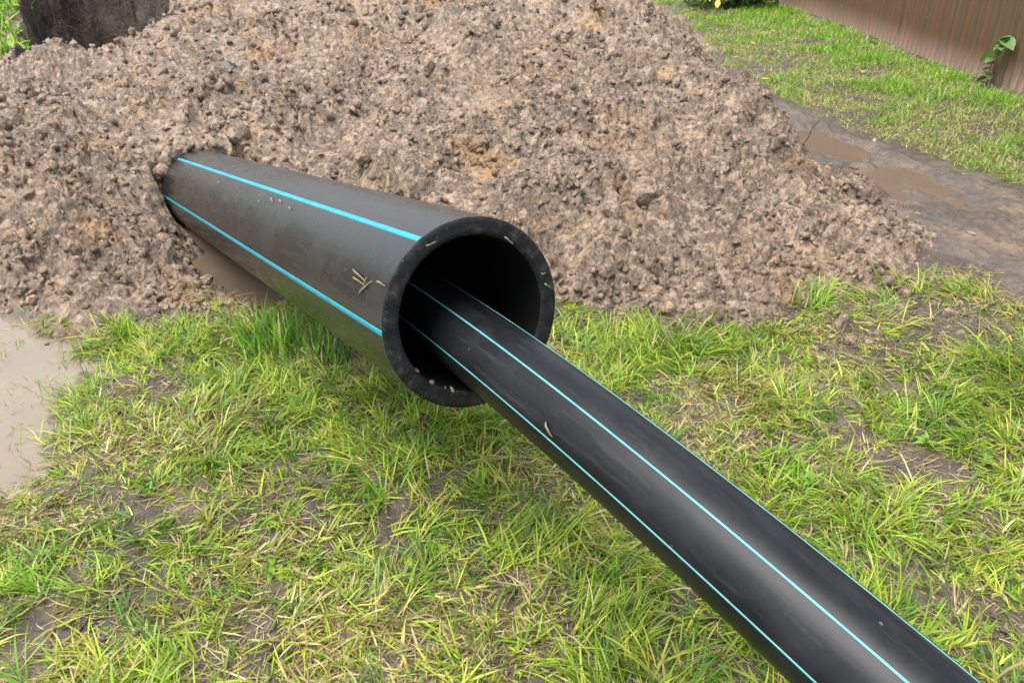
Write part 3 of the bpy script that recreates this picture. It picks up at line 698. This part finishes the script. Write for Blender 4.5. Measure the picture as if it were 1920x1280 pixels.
# the verge beyond the track
def verge_density(x, y):
    d_ = sstep(.02, .16, path_edge(x, y))*sstep(4.64, 4.5, x)*sstep(2.2, 2.45, x+.06*fbm(x, y, 4, 2, 470)+.0*y)
    d_ = d_*(.25+.75*sstep(-.3, .25, fbm(x, y, 1.7, 3, 480)+.25*(x-3.1)))*(1-.6*sstep(4.3, 4.7, x))
    return d_
sets = []
y = 3.2*np.exp(rng.random(150000)*np.log(22/3.2)); x = rng.uniform(1.4, 4.75, 150000)
k_ = (rng.random(len(x)) < verge_density(x, y)) & (x/y < .78) & (x/y > .12); x = x[k_]; y = y[k_]
lush = np.clip(sstep(-.35, .8, fbm(x, y, 1.2, 3, 490)+.35*(x-3.4)+.03*(y-7)), 0, 1)
reps = 2; x = np.repeat(x, reps)+rng.normal(0, .02, len(x)*reps); y = np.repeat(y, reps)+rng.normal(0, .02, len(y)*reps); lush = np.repeat(lush, reps); n = len(x)
colr = np.where((rng.random(n) < .55*(1-lush)+.06)[:, None], tint(n, DRY), tint(n, GREENS*np.array([.80, 1.08, .8])))
sets.append(blades(pts(x, y), rng.uniform(0, 6.28, n), (.035+.06*rng.random(n))*(.6+.9*lush), rng.uniform(.003, .006, n)*(.7+.06*y), rng.uniform(.05, .7, n), rng.uniform(.1, 1.2, n), colr, 2))
tag(link('grass_verge', join_blades(sets), M_GRASS), 'bright green grass verge between the dirt track and the fence', 'grass', kind='stuff')
# beyond the pit, top left
y = rng.uniform(7.9, 12.5, 26000); x = rng.uniform(-8, -4.0, 26000)
k_ = (poly_sd(x, y, PIT)+.15*fbm(x, y, 3, 2, 500) > .06) & (x < -.49*y-.25) & (fbm(x, y, 2.2, 2, 505) > -.25); x = x[k_]; y = y[k_]; n = len(x)
S, zz_ = heap_z(x, y); P_ = np.stack([x, y, np.maximum(zz_, ground_z(x, y))-.005], 1)
tag(link('grass_patch', join_blades([blades(P_, rng.uniform(0, 6.28, n), rng.uniform(.06, .2, n), rng.uniform(.010, .022, n), rng.uniform(0, .5, n), rng.uniform(.2, 1.3, n), tint(n, GREENS*np.array([.9, 1.1, .9])), 3)]), M_GRASS), 'patch of bright green grass on the edge of the dug pit', 'grass', kind='stuff')

# tufts that stand out
def tuft(x, y, n, rad, ln, az, spread, lean, label, pal=GREENS, wd=(.003, .006), dry=.08):
    ang = rng.uniform(0, 6.28, n); r_ = rad*np.sqrt(rng.random(n)); bx = r_*np.cos(ang); by = r_*np.sin(ang)
    P_ = np.stack([bx, by, ground_z(x+bx, y+by)-ground_z(np.array([x]), np.array([y]))[0]-.004], 1)
    c = np.where((rng.random(n) < dry)[:, None], tint(n, DRY), tint(n, pal, .2))
    me = join_blades([blades(P_, az+rng.normal(0, spread, n), rng.uniform(.5, 1.05, n)*ln, rng.uniform(*wd, n), np.clip(rng.normal(lean, .15, n), 0, .95), rng.uniform(.2, 1.1, n), c)])
    o = link('grass_tuft', me, M_GRASS); o.location = (x, y, float(ground_z(np.array([x]), np.array([y]))[0])); tag(o, label, 'grass tuft', 'taller grass tufts in the trampled lawn'); return o
DG = GREENS[[0, 2, 5]]*np.array([.85, 1.05, .9])
tuft(-.98, 2.86, 190, .13, .22, 2.2, .7, .18, 'tall dark green grass tuft beside the trench under the large pipe', DG, (.004, .008), .05)
tuft(-.74, 2.80, 170, .10, .20, 1.9, .6, .16, 'dark green grass tuft with reddish bases close under the large pipe', DG, (.004, .008), .12)
tuft(1.98, 2.68, 260, .17, .24, 2.9, .9, .45, 'long bright grass tuft by the muddy clods next to the track', GREENS*np.array([.95, 1.1, .9]), (.003, .006))
tuft(.60, 2.78, 230, .15, .17, 3.0, .9, .4, 'bright grass tuft at the foot of the heap right of the pipe mouth', GREENS*np.array([.95, 1.1, .9]))
tuft(1.34, 3.28, 130, .10, .15, .8, .9, .3, 'grass tuft poking out of the front edge of the soil heap', GREENS*np.array([.95, 1.1, .9]))
tuft(.05, 1.74, 130, .10, .17, .5, .5, .6, 'grass tuft combed flat below the slim pipe', GREENS)
tuft(.24, 1.42, 150, .10, .15, .6, .6, .35, 'dense upright grass tuft in the foreground beside the slim pipe', GREENS)
tuft(.92, 1.48, 110, .10, .15, 1.3, .8, .3, 'grass tuft just behind the slim pipe where it nears the viewer', GREENS)
tuft(.86, 2.05, 150, .12, .13, 0.2, 1.2, .5, 'spreading leafy grass tuft behind the middle of the slim pipe', GREENS*np.array([.9, 1.15, .8]))
tuft(-.28, 2.35, 110, .10, .13, 1.8, 1.0, .4, 'grass tuft under the mouth of the large pipe', GREENS)
tuft(-1.62, 2.93, 40, .05, .13, 1.6, .8, .15, 'small bright grass tuft between the milky puddle and the heap', GREENS*np.array([1, 1.2, .8]))
tuft(-1.28, 1.6, 70, .07, .12, 2.4, 1.2, .45, 'bluish green grass tuft in the trampled lawn below the milky puddle', GREENS*np.array([.75, 1.0, 1.5]))
tuft(-.35, 2.02, 90, .09, .12, .9, 1.2, .45, 'loose yellow green grass tuft between mouth and bare earth', GREENS)
tuft(1.68, 3.55, 60, .08, .10, 1.2, 1.2, .3, 'short green grass tuft at the corner of heap and track', GREENS*np.array([.85, 1.05, .8]))
tuft(2.12, 3.42, 60, .07, .07, 1.2, 1.5, .5, 'low green grass tuft on the edge of the grey track', GREENS*np.array([.8, 1.05, .8]))

# clods strewn over the grass in front of the heap, right side
for i in range(16):
    x = random.uniform(1.35, 2.15); y = random.uniform(2.85, 3.6)
    o = link('soil_clod', bigm[i % 12]); s_ = random.uniform(.015, .045); o.scale = (s_,)*3; o.rotation_euler = [random.uniform(0, 6.28) for _ in range(3)]
    o.location = (x, y, float(ground_z(np.array([x]), np.array([y]))[0])+s_*.05)
    tag(o, 'brown clay clod rolled onto the grass between heap and track', 'clod', 'clods strewn on the grass between heap and track')

# ------------------------------------------------------------------ leaves, weeds, twigs
def leaf_mesh(name, L, W, fold=.25, droop=.25, heart=0., mat=None, seed=0):
    r = random.Random(seed); rows = []; bm = bmesh.new(); n = 6
    for i in range(n+1):
        t_ = i/n; w = W*.5*(math.sin(math.pi*min(1, t_**(.65 if heart else .85)))**.8 if 0 < t_ < 1 else .02)
        z = -droop*L*t_*t_; x = L*t_-heart*L*.15*(1-t_)
        jit = 1+r.uniform(-.12, .12)
        rows.append([bm.verts.new((x-heart*.12*L*(1-t_), -w*jit, z+fold*w)), bm.verts.new((x, 0, z)), bm.verts.new((x-heart*.12*L*(1-t_), w*jit, z+fold*w))])
    for r0, r1 in zip(rows, rows[1:]):
        for i in (0, 1): bm.faces.new([r0[i], r0[i+1], r1[i+1], r1[i]])
    me = bpy.data.meshes.new(name); bm.to_mesh(me); bm.free()
    for p_ in me.polygons: p_.use_smooth = True
    if mat: me.materials.append(mat)
    return me
def stem_mesh(points, r0, r1, mat, name='stem'):
    pt = np.array(points, float); T, Un, Vn = frames_any(pt); seg = 6; th = np.linspace(0, 2*np.pi, seg+1)[:-1]; rr = np.linspace(r0, r1, len(pt))
    v = pt[:, None]+rr[:, None, None]*(np.cos(th)[None, :, None]*Un[:, None]+np.sin(th)[None, :, None]*Vn[:, None])
    ii = np.arange(len(pt)*seg).reshape(len(pt), seg); jj = np.roll(ii, -1, 1)
    q = np.stack([ii[:-1], jj[:-1], jj[1:], ii[1:]], -1).reshape(-1, 4)
    me = mesh_np(name, v, q, smooth=True); me.materials.append(mat); return me
def frames_any(pt):
    T = np.gradient(pt, axis=0); T /= np.linalg.norm(T, axis=1)[:, None]; ref = np.array([.31, .77, .2])
    Un = np.cross(T, ref); Un /= np.linalg.norm(Un, axis=1)[:, None]; return T, Un, np.cross(T, Un)
def gz(x, y): return float(ground_z(np.array([x]), np.array([y]))[0])
# climbing weed against the fence
weed = empty('fence_weed', (4.49, 7.8, gz(4.49, 7.8))); tag(weed, 'leafy green weed growing up against the brown fence', 'weed')
stp = [(0, 0, 0), (.0, .01, .1), (-.01, -.01, .22), (.01, -.03, .32), (.0, -.10, .42), (-.01, -.13, .47)]
link('stem', stem_mesh(stp, .006, .003, M_STEM), None, weed)
lm = [leaf_mesh('leaf', .125, .11, .2, .2, 1, M_LEAF, i) for i in range(4)]
for i, (h, dy, az, s_) in enumerate([(.05, 0, 200, .9), (.09, .02, 120, .8), (.13, 0, 250, 1.0), (.17, .02, 160, .9), (.22, .0, 100, 1.0), (.27, -.02, 210, .9), (.31, .02, 110, 1.15), (.35, -.04, 255, .8), (.41, -.10, 240, 1.1), (.44, -.12, 190, 1.0), (.47, -.13, 120, 1.1), (.45, -.13, 275, 1.2)]):
    o = link('leaf', lm[i % 4], None, weed); o.location = (-.015, dy, h); o.rotation_euler = (R_(random.uniform(-25, 25)), R_(random.uniform(0, 35)), R_(az)); o.scale = (s_,)*3
# rosette weeds
wl = [leaf_mesh('leaf', 1, .38, .3, .35, 0, M_LEAFB, i+20) for i in range(3)]+[leaf_mesh('leaf', 1, .42, .3, .3, 0, M_LEAF, i+30) for i in range(3)]
def rosette(x, y, size, n, label, bright=True, up=25):
    w = empty('weed_plant', (x, y, gz(x, y))); tag(w, label, 'weed', 'small broad leaved weeds in the grass')
    for i in range(n):
        o = link('leaf', wl[random.randrange(3)+(0 if bright else 3)], None, w); s_ = size*random.uniform(.7, 1.1); o.scale = (s_,)*3
        o.location = (0, 0, .004+.003*i/n); o.rotation_euler = (random.uniform(-.3, .3), -R_(random.uniform(up*.3, up*1.8)), i/n*6.28+random.uniform(-.4, .4))
    return w
rosette(-.66, 1.63, .055, 4, 'bright green broad leaf weed lying on bare trampled earth', True, 15)
rosette(-.10, 2.0, .05, 6, 'yellow green leafy weed between mouth and slim pipe', True, 35)
rosette(-1.72, 2.9, .06, 5, 'bright weed at the corner of the milky puddle and the heap', True, 40)
rosette(-.87, 1.38, .03, 9, 'small clover like weed beside the bare mud patch in front', True, 30)
rosette(.95, 2.0, .05, 9, 'leafy weed behind the middle of the slim pipe', True, 40)
rosette(1.4, 2.2, .045, 9, 'light green leafy weed beside the bare brown patch behind the slim pipe', True, 40)
rosette(1.55, 2.1, .04, 8, 'small weed at the edge of the bare brown patch behind the slim pipe', True, 40)
rosette(-.42, 1.5, .045, 5, 'yellowish sprig of weed in the flattened straw', True, 50)
rosette(.22, 2.62, .04, 7, 'small weed at the foot of the heap beside the mouth', True, 40)
rosette(3.75, 8.9, .07, 9, 'low dark weed in the verge beneath the fence', False, 35)
rosette(4.45, 8.9, .07, 9, 'dusty pale weed at the foot of the fence', False, 45)
rosette(4.35, 10.2, .09, 10, 'broad leaved weed at the foot of the fence near the shrub', False, 45)
rosette(4.42, 9.5, .06, 8, 'small weed below the screws of the fence', False, 45)
# fallen leaves
fl = {m_.name: [leaf_mesh('leaf', .1, .06, .15, .15*(i-1), 0, m_, 40+i) for i in range(3)] for m_ in (M_YELLOW, M_PALE, M_BROWNL, M_STRAW)}
def fallen(x, y, s_, m_, label, cat='leaf', group=None):
    o = link('fallen_leaf', fl[m_.name][random.randrange(3)]); o.location = (x, y, gz(x, y)+.03); o.scale = (s_,)*3
    o.rotation_euler = (random.uniform(-.4, .4), random.uniform(-.4, .4), random.uniform(0, 6.28)); tag(o, label, cat, group); return o
fallen(4.28, 7.5, 1.3, M_YELLOW, 'large yellow fallen leaf below the fence weed', group='fallen leaves on the verge')
fallen(4.5, 7.42, 1.1, M_PALE, 'pale curled fallen leaf against the foot of the fence', group='fallen leaves on the verge')
fallen(3.14, 6.92, 1.2, M_PALE, 'whitish fallen leaf in the middle of the verge grass', group='fallen leaves on the verge')
for x, y in ((3.59, 8.5), (2.3, 10.2), (3.26, 9.4), (4.4, 8.4), (2.6, 9.6), (3.0, 10.6), (3.9, 9.9), (2.5, 8.3), (4.3, 8.15), (3.5, 11.4)):
    fallen(x, y, random.uniform(.7, 1.1), M_YELLOW, 'small yellow fallen leaf in the bright verge grass', group='fallen leaves on the verge')
for x, y in ((2.75, 6.05), (3.0, 5.2), (2.62, 3.62), (2.5, 4.05)):
    fallen(x, y, .5, M_PALE, 'tiny pale leaf scrap on the grey dirt track', group='leaf scraps on the track')
fallen(-.88, 1.29, .3, M_BROWNL, 'reddish brown fallen leaf on the mud in the foreground grass')
fallen(-.56, 1.45, .3, M_STRAW, 'narrow pale green leaf lying by the bare mud patch')
# stick in the heap
zt = lambda x, y: float(heap_z(np.array([x]), np.array([y]))[1][0])
tw = [(-.12, -.06, -.03), (-.06, -.03, .035), (-.01, 0, .06), (.02, .0, .11), (.04, .02, .16), (.085, .03, .215)]
o = link('twig', stem_mesh(tw, .006, .003, M_TWIG, 'twig')); o.location = (1.93, 5.25, zt(1.86, 5.1)-.0); tag(o, 'thin dark crooked twig sticking out of the heap above the track', 'twig')
# black plastic shard on the heap
bm = bmesh.new(); vs0 = [bm.verts.new(c_) for c_ in ((-.075, -.04, 0), (.06, -.06, .02), (.09, .02, .01), (.01, .06, .03), (-.06, .04, .02))]; bm.faces.new(vs0)
bmesh.ops.solidify(bm, geom=bm.faces[:], thickness=.012); me = bpy.data.meshes.new('plastic_shard'); bm.to_mesh(me); bm.free()
o = link('plastic_shard', me, M_BLACKP); o.location = (-2.13, 6.2, zt(-2.13, 6.2)+.06); o.rotation_euler = (.6, .1, .4); tag(o, 'dark shard of plastic lying on the upper heap', 'shard')
# roots and stalks on the pit's edge
for i in range(9):
    y0 = random.uniform(9.0, 11); x0 = -.525*y0-.25+random.uniform(-.1, .25); z0 = max(zt(x0, y0), -.1)+.2
    pt = [(0, 0, 0)]
    for k_ in range(5): pt.append((pt[-1][0]+random.uniform(.0, .12), pt[-1][1]+random.uniform(-.08, .03), pt[-1][2]+random.uniform(-.16, .08)))
    o = link('root', stem_mesh(pt, .008, .004, M_TWIG, 'root')); o.location = (x0, y0, z0); tag(o, 'thin dark root hanging over the edge of the pit', 'root', 'roots hanging into the pit')

# shrub at the end of the fence
shrub = empty('shrub', (3.75, 14.35, 0)); tag(shrub, 'low dark leafy shrub at the far end of the fence', 'shrub')
for i in range(7):
    a_ = i*.9; link('stem', stem_mesh([(0, 0, 0), (.12*math.cos(a_), .12*math.sin(a_), .25), (.35*math.cos(a_), .3*math.sin(a_), .6), (.5*math.cos(a_), .45*math.sin(a_), .9)], .014, .006, M_TWIG), None, shrub)
def leaf_cloud(n, cx, cy, cz, rx, ry, rz, L, pal, seed):
    r = np.random.default_rng(seed); d_ = r.normal(size=(n, 3)); d_ /= np.linalg.norm(d_, axis=1)[:, None]; d_ *= (r.random((n, 1))**.4)
    d_ *= (1+.25*np.sin(5*d_[:, :1]+3*d_[:, 2:]))
    c = np.array([cx, cy, cz])+d_*np.array([rx, ry, rz]); c[:, 2] = np.maximum(c[:, 2], .04)
    Rm = rand_rots(n); s_ = L*r.uniform(.6, 1.2, n)
    sh = np.array([(0, 0, 0), (.45, .36, .08), (1, 0, -.1), (.45, -.36, .08)])
    v = np.einsum('nij,vj->nvi', Rm, sh)*s_[:, None, None]+c[:, None]; f_ = np.arange(n*4).reshape(n, 4)
    colr = np.repeat((pal[r.integers(0, len(pal), n)]*r.uniform(.7, 1.3, (n, 1)))[:, None], 4, 1).reshape(-1, 3)
    return mesh_np('foliage', v.reshape(-1, 3), tris=np.concatenate([f_[:, [0, 1, 2]], f_[:, [0, 2, 3]]]), colors=colr)
DK = np.array([(.03, .08, .02), (.05, .11, .03), (.02, .055, .018), (.08, .15, .03)])
link('foliage', leaf_cloud(1900, -.1, 0, .45, .8, .7, .55, .11, DK, 3), M_GRASS, shrub)
for x, y, z in ((-.58, -.62, .30), (-.50, -.70, .22), (-.42, -.66, .34), (-.66, -.55, .2)):
    o = link('yellow_leaf', fl[M_YELLOW.name][1], None, shrub); o.location = (x, y, z); o.scale = (1.5,)*3; o.rotation_euler = (random.random(), .6+random.random()*.4, random.uniform(3, 5))
